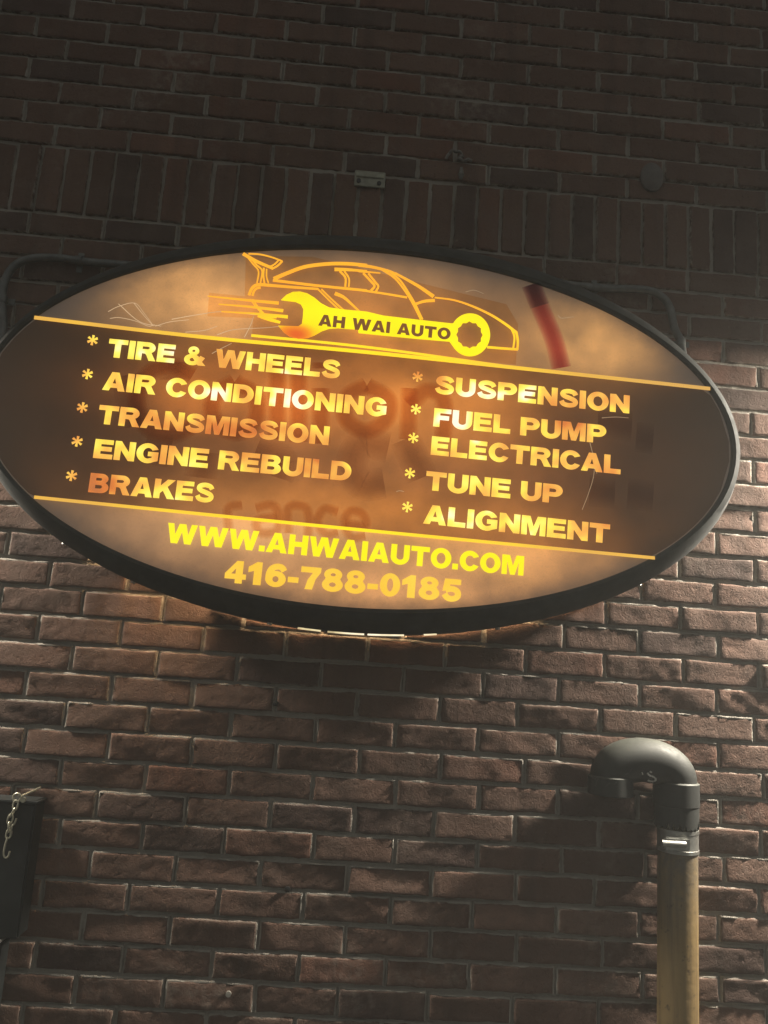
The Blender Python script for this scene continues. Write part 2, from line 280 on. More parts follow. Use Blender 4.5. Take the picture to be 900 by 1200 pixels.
CONDL = [(0.1068,2.745),(0.0184,2.739),(-0.0709,2.7427),(-0.1364,2.7364),(-0.1774,2.7155),(-0.198,2.6773),(-0.2016,2.629),(-0.1945,2.5821),(-0.1853,2.5358)]
CONDR = [(1.2597,2.7945),(1.3657,2.7919),(1.4957,2.799),(1.5431,2.7833),(1.5668,2.7506),(1.5785,2.6946),(1.5949,2.6592)]
# ------------------------------------------------------------------ ground
rng = random.Random(7)
gm = simple('asphalt', (.05, .05, .05), .85, nscale=3, bump=.6, bscale=120, bdist=.01)
MB().add([(-14, -16, 0), (14, -16, 0), (14, .3, 0), (-14, .3, 0)], [(0, 1, 2, 3)]).build('ground', gm)['kind'] = 'structure'

# ------------------------------------------------------------------ brick wall: every brick modelled, one mesh
L, H, Z0 = 0.2, 0.2 / 3, 2.55
def build_wall():
    nr = np.random.default_rng(3)
    MV = []; MF = []
    V = []; F = []; tone = []; smear = []; base = [0]
    def vnoise(n):                       # smooth 1D wobble
        k = nr.normal(0, 1, max(3, n // 3 + 2)); x = np.linspace(0, len(k) - 1.001, n); i = x.astype(int); f = x - i
        f = f * f * (3 - 2 * f); return k[i] * (1 - f) + k[i + 1] * f
    def brick(x0, x1, z0, z1, hi, relief):
        w, h = x1 - x0, z1 - z0; long_x = w > h
        nx, nz = ((16, 6) if long_x else (6, 16)) if hi else ((3, 2) if long_x else (2, 3))
        u = np.linspace(0, 1, nx + 1); v = np.linspace(0, 1, nz + 1)
        per = 2 * (nx + nz)
        # perimeter order
        idx = [(i, 0) for i in range(nx)] + [(nx, j) for j in range(nz)] + [(i, nz) for i in range(nx, 0, -1)] + [(0, j) for j in range(nz, 0, -1)]
        wob = vnoise(per) * .0010 + nr.normal(0, .0005, per); wob2 = vnoise(per) * .0018
        gx, gz = np.meshgrid(u, v, indexing='ij')
        ins = .0042
        X = x0 + ins + gx * (w - 2 * ins); Z = z0 + ins + gz * (h - 2 * ins)
        off = nr.normal(0, .0013); tx, tz = nr.normal(0, .0012, 2)
        k = nr.normal(0, 1, (5, 4)); 
        lo = sum(np.sin(gx * (2 + 5 * abs(k[i, 0])) * (w / .19) + gz * (2 + 4 * k[i, 1]) * (h / .06) * .5 + 6 * k[i, 2]) * k[i, 3] for i in range(5)) * .00045
        Y = off + tx * (gx - .5) * 2 + tz * (gz - .5) * 2 + lo + (nr.normal(0, .0006, gx.shape) if hi else 0)
        Y = Y * relief
        if hi and nr.random() < .22:     # a chipped corner or arris
            ci, cj = nr.choice([0, nx]), nr.choice([0, nz, nr.integers(0, nz + 1)])
            d = np.hypot((gx - ci / nx) * w, (gz - cj / nz) * h); Y += np.clip(.016 - d, 0, 1) * .35 * nr.random()
        vs = np.stack([X, Y, Z], -1).reshape(-1, 3); b = base[0]
        gid = lambda i, j: b + i * (nz + 1) + j
        fs = [(gid(i, j), gid(i + 1, j), gid(i + 1, j + 1), gid(i, j + 1)) for i in range(nx) for j in range(nz)]
        cx, cz = (x0 + x1) / 2, (z0 + z1) / 2
        rings = []
        for r, (grow, dy) in enumerate(((ins * .62, .0007), (ins * .95, .0028), (ins, .016))):
            ring = []
            for q, (i, j) in enumerate(idx):
                px, py, pz = X[i, j], Y[i, j], Z[i, j]
                ox = (1 if i == nx else -1 if i == 0 else 0); oz = (1 if j == nz else -1 if j == 0 else 0)
                g_ = grow + wob[q] * (1 if r else .5)
                ring.append((px + ox * g_, py + dy + abs(wob2[q]) * .6 * (r > 0), pz + oz * g_))
            rings.append(ring)
        allv = vs.tolist() + rings[0] + rings[1] + rings[2]
        n0 = (nx + 1) * (nz + 1)
        prev = [gid(i, j) for i, j in idx]
        for r in range(3):
            cur = [b + n0 + r * per + q for q in range(per)]
            for q in range(per):
                q2 = (q + 1) % per; fs.append((prev[q], cur[q], cur[q2], prev[q2]))
            prev = cur
        V.extend(allv); F.extend(fs)
        s = nr.random(); m = .84 + .32 * nr.random()
        c = np.array((.150, .090, .068)) * (1 - s) + np.array((.182, .110, .083)) * s
        if nr.random() < .12: c = np.array((.105, .070, .060))
        if nr.random() < .07: c = np.array((.19, .098, .070))
        c = c * m; tone.extend([(*c, 1)] * len(allv))
        if hi and long_x:                # uneven lip of mortar squeezed up against the top and the ends of the brick
            path = [(x0, z0 + h * i / 5, -1, 0) for i in range(6)] + [(x0 + w * i / 22, z1, 0, 1) for i in range(23)] + [(x1, z1 - h * i / 5, 1, 0) for i in range(6)]
            m = len(path); amp = np.clip(vnoise(m) * .5 + nr.normal(.45, .35), 0, 1.15); jit = nr.normal(0, .0005, m); o0 = len(MV)
            for q, (px, pz, dx, dz) in enumerate(path):
                a_ = amp[q] * (1.0 if dz else .8)
                for out_, dep in ((-.0016, .0062 - .0045 * a_), (.0012 + jit[q], .0058 - .0046 * a_), (.0030 + jit[q], .0080 - .0028 * a_), (.0062, .0125)):
                    MV.append((px + dx * out_, off * .6 + dep + jit[q] * .6, pz + dz * out_))
            for q in range(m - 1):
                for k_ in range(3):
                    A_ = o0 + q * 4 + k_; MF.append((A_, A_ + 4, A_ + 5, A_ + 1)[::-1])
        strong = nr.random() < .55
        e = np.zeros(n0 + 3 * per)
        e[n0:n0 + per] = .25 * strong; e[n0 + per:n0 + 2 * per] = .75 if strong else .4; e[n0 + 2 * per:] = 1.0
        smear.extend(e.tolist()); base[0] += len(allv)
    X0, X1 = -3.0, 4.6
    for k in range(-32, 38):
        if -7 <= k <= -5: continue
        zt, zb = Z0 - (k - 1) * H, Z0 - k * H
        sh = (0 if k % 2 == 0 else .5) + (.30 if k <= -8 else .12 if k <= 0 else 0)
        n = math.floor(X0 / L) 
        lift = nr.normal(0, .0008)
        x = (n + sh) * L + nr.normal(0, .004)
        if x + L < X0 + .04: x += L
        jprev = nr.normal(0, .003)
        while x < X1 - .04:
            jn = nr.normal(0, .0035)
            j = .0046 + abs(nr.normal(0, .0007)); jb = .0044 + abs(nr.normal(0, .0008))
            hi = -.55 < x < 2.05 and .80 < zb < 3.9
            if not hi or True:
                brick(max(x + jprev + j, X0 + .002), max(min(x + L + jn - j, X1 - .002), X0 + .03), zb + jb + lift, zt - jb + nr.normal(0, .0008), hi, 1.0)
            x += L; jprev = jn
    zt, zb = Z0 + 8 * H, Z0 + 5 * H      # soldier course
    x = X0 + .03
    while x < X1 - H:
        hi = -.55 < x < 2.05
        brick(x + .0045 + nr.normal(0, .0008), x + H - .0045, zb + .005, zt - .005 + nr.normal(0, .001), hi, 1.0); x += H
    nbf = len(F)
    for q4 in MF: F.append(tuple(i + base[0] for i in q4))
    V.extend(MV); tone.extend([(.3, .28, .24, 1)] * len(MV)); smear.extend([0.0] * len(MV)); base[0] += len(MV)
    # mortar bed: one finely cut uneven sheet behind the brick faces
    xs = np.linspace(X0, X1, 610); zs = np.linspace(0.0, Z0 + 32 * H, 380)
    gx, gz = np.meshgrid(xs, zs, indexing='ij')
    gy = .0090 + nr.normal(0, .0009, gx.shape)
    lowf = nr.normal(0, 1, (60, 60)); ii = (np.linspace(0, 59, 610)).astype(int); jj = (np.linspace(0, 59, 380)).astype(int)
    gy += lowf[np.ix_(ii, jj)] * .0009
    b = base[0]; nz = len(zs)
    V.extend(np.stack([gx, gy, gz], -1).reshape(-1, 3).tolist())
    A = np.arange(len(xs) - 1)[:, None] * nz + np.arange(nz - 1)[None, :] + b
    F.extend(np.stack([A, A + nz, A + nz + 1, A + 1], -1).reshape(-1, 4).tolist())
    tone.extend([(.3, .28, .24, 1)] * gx.size); smear.extend([0.0] * gx.size)
    nb0 = len(V)                          # body of the wall behind
    zc = Z0 + 32 * H
    V.extend([(X0, .02, 0), (X1, .02, 0), (X1, .3, 0), (X0, .3, 0), (X0, .02, zc), (X1, .02, zc), (X1, .3, zc), (X0, .3, zc)])
    F.extend([tuple(nb0 + i for i in q) for q in ((0, 1, 5, 4), (1, 2, 6, 5), (2, 3, 7, 6), (3, 0, 4, 7), (4, 5, 6, 7))])
    tone.extend([(.15, .08, .06, 1)] * 8); smear.extend([0.0] * 8)
    me = bpy.data.meshes.new('brick_wall'); me.from_pydata(V, [], F); me.update()
    me.materials.append(brick_mat()); me.materials.append(mortar_mat())
    mi = np.zeros(len(F), np.int32); mi[nbf:] = 1; me.polygons.foreach_set('material_index', mi)
    me.polygons.foreach_set('use_smooth', np.ones(len(F), bool))
    a = me.attributes.new('tone', 'FLOAT_COLOR', 'POINT'); a.data.foreach_set('color', np.array(tone, np.float32).ravel())
    a = me.attributes.new('smear', 'FLOAT', 'POINT'); a.data.foreach_set('value', np.array(smear, np.float32))
    o = bpy.data.objects.new('brick_wall', me); COL.objects.link(o)
    tag(o, 'weathered red brown brick wall with pale mortar behind the oval sign', 'wall')
    return o
wall = build_wall()
cop = MB().box(-3.05, 4.65, -.03, .33, Z0 + 32 * H + .002, Z0 + 32 * H + .09, .008).build('coping', simple('stone', (.32, .31, .28), .9, bump=.5), None)
cop.parent = wall

# ------------------------------------------------------------------ lettering
def arc(cx, cy, rx, ry, a0, a1, n=14):
    return [(cx + rx * math.cos(R(a0 + (a1 - a0) * i / n)), cy + ry * math.sin(R(a0 + (a1 - a0) * i / n))) for i in range(n + 1)]
def ell(cx, cy, rx, ry, n=36): return arc(cx, cy, rx, ry, 0, 360 - 360 / n, n - 1)
def glyph(ch):
    """list of pieces (outer loop, holes...) with cap height 1, and the width"""
    if ch == 'A': return [[[(0,0),(.36,1),(.69,1),(1.05,0),(.75,0),(.695,.17),(.345,.17),(.29,0)], [(.41,.375),(.63,.375),(.52,.74)]]], 1.05
    if ch == 'B': return [[[(0,0),(0,1),(.54,1)] + arc(.58,.75,.32,.25,85,-52) + arc(.58,.285,.38,.285,52,-90), [(.28,.62),(.28,.80),(.50,.80)] + arc(.52,.71,.10,.09,90,-90), [(.28,.20),(.28,.42),(.52,.42)] + arc(.54,.31,.13,.11,90,-90)]], .96
    if ch == 'C': return [[arc(.52,.5,.52,.525,30,331,30) + arc(.53,.5,.25,.30,322,38,24)]], .98
    if ch == 'D': return [[[(0,0),(0,1),(.45,1)] + arc(.46,.5,.53,.5,90,-90,20), [(.28,.225),(.28,.775),(.41,.775)] + arc(.43,.5,.27,.275,90,-90,16)]], .99
    if ch == 'E': return [[[(0,0),(0,1),(.86,1),(.86,.785),(.28,.785),(.28,.62),(.81,.62),(.81,.41),(.28,.41),(.28,.22),(.88,.22),(.88,0)]]], .88
    if ch == 'F': return [[[(0,0),(0,1),(.82,1),(.82,.78),(.28,.78),(.28,.61),(.73,.61),(.73,.40),(.28,.40),(.28,0)]]], .82
    if ch == 'G': return [[arc(.53,.5,.53,.525,28,305,30) + [(1.03,.13),(1.03,.57),(.56,.57),(.56,.36),(.76,.36),(.76,.255)] + arc(.54,.5,.25,.31,296,36,24)]], 1.05
    if ch == 'H': return [[[(0,0),(0,1),(.28,1),(.28,.64),(.68,.64),(.68,1),(.96,1),(.96,0),(.68,0),(.68,.41),(.28,.41),(.28,0)]]], .96
    if ch == 'I': return [[[(0,0),(0,1),(.28,1),(.28,0)]]], .28
    if ch == 'K': return [[[(0,0),(0,1),(.28,1),(.28,.63),(.64,1),(1.0,1),(.63,.63),(1.04,0),(.70,0),(.44,.43),(.28,.27),(.28,0)]]], 1.02
    if ch == 'L': return [[[(0,0),(0,1),(.28,1),(.28,.235),(.82,.235),(.82,0)]]], .82
    if ch == 'M': return [[[(0,0),(0,1),(.38,1),(.57,.42),(.76,1),(1.14,1),(1.14,0),(.89,0),(.89,.74),(.68,0),(.46,0),(.25,.74),(.25,0)]]], 1.14
    if ch == 'N': return [[[(0,0),(0,1),(.27,1),(.69,.42),(.69,1),(.96,1),(.96,0),(.69,0),(.27,.57),(.27,0)]]], .96
    if ch == 'O': return [[ell(.53,.5,.53,.525), ell(.53,.5,.25,.305)]], 1.06
    if ch == 'P': return [[[(0,0),(0,1),(.52,1)] + arc(.55,.675,.38,.325,88,-90) + [(.28,.35),(.28,0)], [(.28,.56),(.28,.79),(.49,.79)] + arc(.51,.675,.14,.115,90,-90)]], .93
    if ch == 'R': return [[[(0,0),(0,1),(.56,1)] + arc(.59,.71,.36,.29,88,-62) + [(.86,.26),(1.01,0),(.69,0),(.54,.31),(.46,.385),(.28,.40),(.28,0)], [(.28,.60),(.28,.79),(.53,.79)] + arc(.55,.695,.13,.095,90,-90)]], 1.0
    if ch == 'S': return [[ribbon([(.835,.70),(.74,.84),(.49,.905),(.24,.85),(.165,.72),(.27,.605),(.52,.515),(.77,.41),(.835,.275),(.74,.145),(.485,.095),(.225,.155),(.12,.315)], .242, .242, 5)]], .95
    if ch == 'T': return [[[(.335,0),(.335,.77),(0,.77),(0,1),(.95,1),(.95,.77),(.615,.77),(.615,0)]]], .95
    if ch == 'U': return [[[(0,1)] + arc(.48,.39,.48,.415,180,360,20) + [(.96,1),(.68,1)] + arc(.48,.37,.20,.165,360,180) + [(.28,1)]]], .96
    if ch == 'W': return [[[(0,1),(.28,1),(.41,.42),(.59,1),(.91,1),(1.09,.42),(1.22,1),(1.5,1),(1.25,0),(.94,0),(.75,.63),(.56,0),(.25,0)]]], 1.5
    if ch == '&': return [[ell(.43,.785,.27,.235,24), ell(.43,.785,.10,.085,18)], [ell(.40,.275,.40,.295,30), ell(.41,.28,.155,.125,20)],
                          [[(.20,.70),(.48,.66),(1.08,0),(.72,0)]], [[(.64,.24),(.82,.50),(1.02,.41),(.84,.12)]]], 1.08
    if ch == '-': return [[[(0,.25),(0,.47),(.42,.47),(.42,.25)]]], .42
    if ch == '.': return [[[(0,0),(0,.27),(.27,.27),(.27,0)]]], .27
    if ch == '1': return [[[(.24,0),(.24,.64),(0,.56),(0,.78),(.34,1.02),(.54,1.02),(.54,0)]]], .62
    if ch == '4': return [[[(.44,0),(.44,.19),(0,.19),(0,.41),(.46,1.0),(.71,1.0),(.71,.40),(.86,.40),(.86,.19),(.71,.19),(.71,0)], [(.44,.40),(.44,.70),(.215,.40)]]], .86
    if ch == '7': return [[[(0,1),(.82,1),(.82,.81),(.62,.48),(.50,0),(.21,0),(.31,.42),(.52,.77),(0,.77)]]], .82
    if ch == '0': return [[ell(.42,.5,.42,.525), ell(.42,.5,.145,.32)]], .84
    if ch == '8': return [[arc(.43,.75,.37,.27,-38,218,22) + arc(.43,.285,.43,.31,142,398,24), ell(.43,.745,.125,.09,20), ell(.43,.29,.155,.12,20)]], .86
    if ch == '6': return [[ell(.43,.33,.42,.355,32), ell(.43,.325,.145,.155,20)], [ribbon([(.77,.72),(.66,.87),(.46,.905),(.25,.80),(.15,.58),(.135,.36)], .26, .275, 12)]], .86
    if ch == '5': return [[[(.13,1),(.80,1),(.80,.775),(.34,.775),(.31,.50),(.05,.45)]], [ribbon([(.17,.49),(.40,.555),(.62,.50),(.71,.34),(.65,.17),(.44,.095),(.24,.15),(.13,.30)], .26, .26, 9)]], .86
    return [], .36
def fatten(loop, d, hole):
    """move a closed outline outwards (holes inwards) by d"""
    n = len(loop); ar = sum(loop[i][0] * loop[(i + 1) % n][1] - loop[(i + 1) % n][0] * loop[i][1] for i in range(n))
    sg = (1 if ar > 0 else -1) * (-1 if hole else 1); out = []
    for i in range(n):
        p0, p, p1 = (np.array(loop[(i + k) % n], float) for k in (-1, 0, 1))
        e0, e1 = p - p0, p1 - p
        l0, l1 = np.hypot(*e0), np.hypot(*e1)
        if l0 < 1e-6 or l1 < 1e-6: out.append(tuple(p)); continue
        n0 = np.array((e0[1], -e0[0])) / l0; n1 = np.array((e1[1], -e1[0])) / l1
        m = n0 + n1; q = m @ m
        m = m * (2 / q) if q > .6 else m / math.sqrt(q + 1e-9) * 1.6
        out.append(tuple(p + m * d * sg))
    return out
FAT = .013
def text_meshes(s, p0, p1, h, y0, y1, gap=.075, space=.40):
    """one mesh per word of the line"""
    xs = []; x = 0
    for ch in s:
        g, w = glyph(ch)
        if ch == ' ': x += space; xs.append(None); continue
        xs.append(x); x += w + gap
    total = x - gap
    a = np.array(p0); d = np.array(p1) - a; ln = np.hypot(*d); d = d / ln; q = np.array((-d[1], d[0])); sx = ln / total
    words = [MB()]
    for ch, x in zip(s, xs):
        if x is None: words.append(MB()); continue
        mb = words[-1]
        for i, loops in enumerate(glyph(ch)[0]):
            LL = [[tuple(a + d * ((x + u) * sx) + q * (v * h)) for u, v in fatten([(u_, .02 + .96 * v_) for u_, v_ in lp], 0 if len(lp) > 100 else FAT, k > 0)] for k, lp in enumerate(loops)]
            mb.prism(LL, y0, y1 - .0004 * i)
    return words

# ------------------------------------------------------------------ the oval sign
SX, SZ = .7594, 2.3064
sign = empty('oval_sign', (SX, 0, SZ), 'big oval light box sign with glowing orange lettering and sports car outline', 'sign')
metal_dark = simple('sign_casing_paint', (.032, .035, .033), .85, nscale=18, var=.35, bump=.25, bscale=60)
NV = 160
def ring(cx, cz, a, b, y): return [(cx + a * math.cos(2 * math.pi * i / NV), y, cz + b * math.sin(2 * math.pi * i / NV)) for i in range(NV)]
def loft(rings, skip=()):
    mb = MB(); vs = [p for r in rings for p in r]; fs = []
    for k in range(len(rings) - 1):
        for i in range(NV):
            if (k, i) in skip: continue
            fs.append((k * NV + i, k * NV + (i + 1) % NV, (k + 1) * NV + (i + 1) % NV, (k + 1) * NV + i))
    mb.add(vs, fs); return mb
loft([ring(SX, SZ, .8800, .4333, -.196), ring(SX, SZ, .8816, .4349, -.207), ring(.760, 2.3064, .889, .443, -.210), ring(.762, 2.3066, .900, .462, -.203),
      ring(.7642, 2.308, .9105, .4885, -.172), ring(.7642, 2.308, .9125, .4905, -.166), ring(.7642, 2.308, .911, .489, -.158)]).build('retaining_rim', metal_dark, sign, True)
gap_lo = int(NV * 233 / 360); gap_hi = int(NV * 249 / 360)
skip = {(k_, i) for k_ in (2, 3) for i in range(gap_lo, gap_hi)}
casing = loft([ring(.7642, 2.308, .9085, .4865, -.158), ring(.7642, 2.308, .9085, .4865, -.085), ring(.7642, 2.308, .912, .490, -.082), ring(.7642, 2.308, .912, .490, -.045), ring(.7642, 2.308, .910, .488, -.004)], skip)
casing.build('casing', simple('casing_sheet', (.11, .108, .095), .5, metal=.3, nscale=20, var=.4, bump=.3, bscale=50), sign, True)
face_loop = [(p[0], p[2]) for p in ring(SX, SZ, .8808, .4341, 0)]
MB().prism([face_loop], FACE_Y + .004, FACE_Y).build('face_panel', face_mat(), sign)
# dark translucent film across the middle, between the two gold stripes
def lerp_line(L_, x):
    L_ = smooth_path(L_, 10); xs = [p[0] for p in L_]; zs = [p[1] for p in L_]
    if x <= xs[0]: return zs[0] + (zs[1] - zs[0]) / (xs[1] - xs[0]) * (x - xs[0])
    if x >= xs[-1]: return zs[-1] + (zs[-1] - zs[-2]) / (xs[-1] - xs[-2]) * (x - xs[-1])
    return float(np.interp(x, xs, zs))
band = []; lo = []
for i in range(81):
    x = SX - .876 + 1.752 * i / 80; e = .431 * math.sqrt(max(0, 1 - ((x - SX) / .8775) ** 2))
    band.append((x, min(lerp_line(UP, x), SZ + e))); lo.append((x, max(lerp_line(LOW, x), SZ - e)))
MB().prism([lo + band[::-1]], FACE_Y - .0003, FACE_Y - .0006).build('tinted_band', film_mat('brown_film', (.72, .66, .60)), sign, label='darker brown band across the middle of the oval')
# ghost of an older lettering showing through from behind: stacked soft-edged tints
def soft(name, strokes, widths, tint, y, parent=sign, n=6):
    m = film_mat(name + '_tint', tint)
    for j, s in enumerate(strokes):
        mb = MB()
        for k, w in enumerate(widths): ribbon_mesh(mb, s, w, w, y - .00008 * (k * 3 + j % 3) + .00002, y - .00008 * (k * 3 + j % 3), n)
        o = mb.build(name, m, parent)
    return o
gA = soft('ghost_letter', GHOST['A'], (.046, .041, .036, .031, .026, .020), (.952, .90, .85), FACE_Y - .0008)
gB = soft('ghost_letter', GHOST['B'], (.075, .064, .053, .042, .031, .02), (.945, .925, .915), FACE_Y - .0025)
gC = soft('ghost_letter', GHOST['C'], (.026, .022, .018, .014, .010), (.96, .915, .87), FACE_Y - .0044)
soft('red_smear', RED, (.050, .045, .040, .035, .030, .024, .018, .011), (.93, .79, .83), FACE_Y - .0056, n=8)['label'] = 'dark red slanting smear behind the oval face'
soft('dark_smudge', [RED[0][:2]], (.052, .045, .038, .03, .022), (.84, .87, .90), FACE_Y - .0076, n=8)
MB().prism([FILM1], FACE_Y - .0010, FACE_Y - .0012).build('decal_film', film_mat('clear_film', (.97, .90, .80)), sign)
LY0, LY1 = FACE_Y - .0085, FACE_Y - .0105
lm = letter_mat('letter_vinyl', LPOOLS, [(0, (.45, .14, .045)), (.2, (.72, .19, .03)), (.36, (.90, .36, .055)), (.52, (1.0, .52, .08)), (.66, (1.1, .80, .08)), (.82, (1.15, 1.0, .16)), (1.0, (1.2, 1.1, .80))], .80, .42, 12)
um = letter_mat('web_vinyl', [], [(0, (.95, .70, .0)), (.5, (1.05, .92, .0)), (1.0, (1.1, 1.0, .10))], .4, .5, 6)
pm = letter_mat('phone_vinyl', [], [(0, (.84, .42, .03)), (.5, (.98, .58, .04)), (1.0, (1.05, .72, .08))], .6, .5, 7)
HT = {'416-788-0185': .0510, 'AH WAI AUTO': .0292, 'WWW.AHWAIAUTO.COM': .0455}
brown = letter_mat('cut_out', [], [(0, (.13, .05, .012)), (1, (.22, .08, .015))], .5, .5, 10)
for s, p0, p1 in TEXT:
    m = um if s.startswith('WWW') else pm if s[0] == '4' else brown if s == 'AH WAI AUTO' else lm
    dy = .0022 if m is brown else 0
    for wd in text_meshes(s, p0, p1, HT.get(s, .0452), LY0 - dy, LY1 - dy, gap=.13 if m is brown else .105, space=.5 if m is brown else .42):
        wd.build('lettering', m, sign)
for (x, z) in STARS:
    mb = MB()
    for k in range(6):
        a = R(90 + 60 * k - 4); c, s_ = math.cos(a), math.sin(a)
        out = [(.0, -.0012), (.012, -.0028), (.0125, .0028), (.0, .0012)]
        mb.prism([[(x + u * c - v * s_, z + u * s_ + v * c) for u, v in out]], LY0, LY1 - .0002 * (k % 3))
    mb.build('asterisk', lm, sign)
sm_ = letter_mat('stripe_vinyl', [(.70, 2.25, .44, .5, .62)], [(0, (.55, .30, .10)), (.25, (.85, .46, .06)), (.5, (1.1, .72, .02)), (.9, (1.15, .92, .0))], .2, .16, 5)
for Lp, w in ((UP, .0085), (LOW, .0072)):
    mb = MB(); ribbon_mesh(mb, Lp, w, w, LY0, LY1, 12); mb.build('stripe', sm_, sign)
mb = MB(); ribbon_mesh(mb, UP2, .006, .005, LY0, LY1 - .0004, 12); mb.build('stripe', sm_, sign)
cm = letter_mat('car_vinyl', [(.57, 2.53, .14, .05, .45), (1.0, 2.545, .14, .05, .55)], [(0, (1.0, .36, .02)), (.35, (1.1, .52, .02)), (.6, (1.15, .75, .01)), (.9, (1.2, 1.02, .0))], .25, .22, 8)
mb = MB()
for i, (pts, w0, w1) in enumerate(CAR): ribbon_mesh(mb, pts, w0 * 1.3, w1 * 1.3, LY0, LY1 - .00012 * (i % 9), 8)
mb.build('car_outline', cm, sign)
wm = letter_mat('spanner_vinyl', [(.80, 2.56, .40, .10, .30), (.578, 2.508, .055, .028, -.70)], [(0, (.80, .12, .01)), (.25, (.98, .32, .01)), (.5, (1.08, .78, .0)), (.75, (1.1, .96, .0))], .35, .46, 9)
MB().prism([WRENCH, GEAR], LY0 - .0006, LY1 - .0014).build('spanner', wm, sign)
scm = (letter_mat('scratch', [(.3, 2.52, .3, .12, .4)], [(0, (.10, .075, .05)), (1, (1.0, .68, .38))], .3, .25, 20))
for i, s in enumerate(SCR):
    mb = MB(); ribbon_mesh(mb, s, .0015, .0009, LY0, LY0 - .0003 - .00005 * i, 5); mb.build('scratch', scm, sign)
# tubes inside the box and the seam that leaks their light along the bottom
tube_m = letter_mat('tube_glow', [], [(0, (1, .62, .30)), (1, (1, .70, .40))], .1, .5, 5); tube_m.node_tree.nodes['Principled BSDF'].inputs['Emission Strength'].default_value = 30
for z in (2.52, 2.31, 2.10, 1.93):
    w = .72 * math.sqrt(1 - ((z - SZ) / .44) ** 2)
    MB().tube([(SX - w, -.10, z), (SX + w, -.10, z)], .013).build('lamp_tube', tube_m, sign, True)
seam_m = letter_mat('seam_glow', [(.85, 1.815, .12, .1, .8)], [(0, (.25, .18, .08)), (.35, (.85, .70, .38)), (1, (1.25, 1.1, .8))], .7, .2, 26)
for a0, a1 in ((262.0, 265.5), (266.5, 272.0), (272.5, 278.0), (281, 283)):
    mb = MB()
    for k in range(8):
        t0 = R(a0 + (a1 - a0) * k / 8); t1 = R(a0 + (a1 - a0) * (k + 1) / 8)
        P = [(.7642 + .9150 * math.cos(t), 2.308 + .4920 * math.sin(t)) for t in (t0, t1)]
        Q = [(.7642 + .9090 * math.cos(t), 2.308 + .4870 * math.sin(t)) for t in (t0, t1)]
        mb.add([(Q[0][0], -.0838, Q[0][1]), (Q[1][0], -.0838, Q[1][1]), (P[1][0], -.0838, P[1][1]), (P[0][0], -.0838, P[0][1])], [(0, 1, 2, 3)])
    mb.build('light_seam', seam_m, sign, label='bright seam leaking light along the bottom of the casing')
steel = simple('galvanised_steel', (.42, .42, .39), .42, metal=.85, nscale=30, var=.25, bump=.2, bscale=90)
for a in (196, 222, 236, 258, 292, 318, 345, 20, 60, 120, 160):
    t = R(a); x = .7642 + .911 * math.cos(t); z = 2.308 + .489 * math.sin(t); n = Vector((math.cos(t) / .911, 0, math.sin(t) / .489)).normalized()
    sc = MB().tube([(x - n.x * .002, -.135, z - n.z * .002), (x + n.x * .006, -.135, z + n.z * .006)], .006, 8)
    sc.build('rim_screw', steel, sign)

# ------------------------------------------------------------------ vent pipe with rubber gooseneck
PY = -.056
vent = empty('vent_pipe', (1.553, PY, 0), 'yellowed vertical vent pipe topped by a black rubber gooseneck', 'pipe')
def pipe_mat():
    t = NT('yellowed_pipe'); f = t.noise(16, 6); st = t.n('Mapping'); t.l(t.geo(), st.inputs[0]); st.inputs['Scale'].default_value = (60, 60, 3)
    s_ = t.noise(1.0, 5, vec=st.outputs[0])
    c = t.mix(f, (.21, .140, .058), (.33, .235, .105)); c = t.mix(t.ramp(s_, [(.48, (0, 0, 0)), (.72, (.8, .8, .8))]), c, (.13, .09, .05))
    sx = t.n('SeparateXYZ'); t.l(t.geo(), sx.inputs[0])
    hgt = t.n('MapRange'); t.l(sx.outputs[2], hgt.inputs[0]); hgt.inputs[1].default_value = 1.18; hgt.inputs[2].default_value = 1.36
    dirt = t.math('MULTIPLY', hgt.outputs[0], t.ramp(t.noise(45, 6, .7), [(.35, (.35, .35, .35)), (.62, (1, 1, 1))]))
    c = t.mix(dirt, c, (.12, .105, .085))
    spot = t.ramp(t.noise(38, 6, .75), [(.58, (0, 0, 0)), (.67, (.85, .85, .85))]); c = t.mix(spot, c, (.09, .065, .04))
    t.l(c, t.b.inputs['Base Color']); t.l(t.math('MULTIPLY_ADD', t.noise(30, 5), .4, .35), t.b.inputs['Roughness'])
    t.l(t.bump(t.noise(70, 5), .35, .002), t.b.inputs['Normal']); return t.m
MB().tube([(1.5520, PY, -.02), (1.5525, PY, .9), (1.5531, PY, 1.18), (1.5538, PY, 1.395)], .0452, 48).build('pipe', pipe_mat(), vent, True)
def rubber_mat():
    t = NT('dusty_rubber'); n = t.n('NewGeometry'); sx = t.n('SeparateXYZ'); t.l(n.outputs['Normal'], sx.inputs[0])
    dust = t.math('MULTIPLY', t.ramp(sx.outputs[2], [(.25, (0, 0, 0)), (.95, (1, 1, 1))]), t.math('MULTIPLY_ADD', t.noise(30, 5), .5, .45))
    c = t.mix(t.noise(25, 5), (.018, .020, .019), (.034, .036, .033)); c = t.mix(dust, c, (.105, .11, .09))
    scuff = t.ramp(t.noise(26, 6, .75, dist=1.5), [(.62, (0, 0, 0)), (.70, (.7, .7, .7))])
    c = t.mix(scuff, c, (.15, .15, .13))
    t.l(c, t.b.inputs['Base Color']); t.l(t.math('MULTIPLY_ADD', t.noise(55, 5), .35, .45), t.b.inputs['Roughness'])
    t.l(t.bump(t.noise(160, 4), .2, .001), t.b.inputs['Normal']); return t.m
rub = rubber_mat()
cxm, ax, az, zs_ = 1.4705, .0795, .044, 1.532
arcp = [(cxm + ax * math.cos(R(a)), PY, zs_ + az * math.sin(R(a))) for a in range(0, 181, 6)]
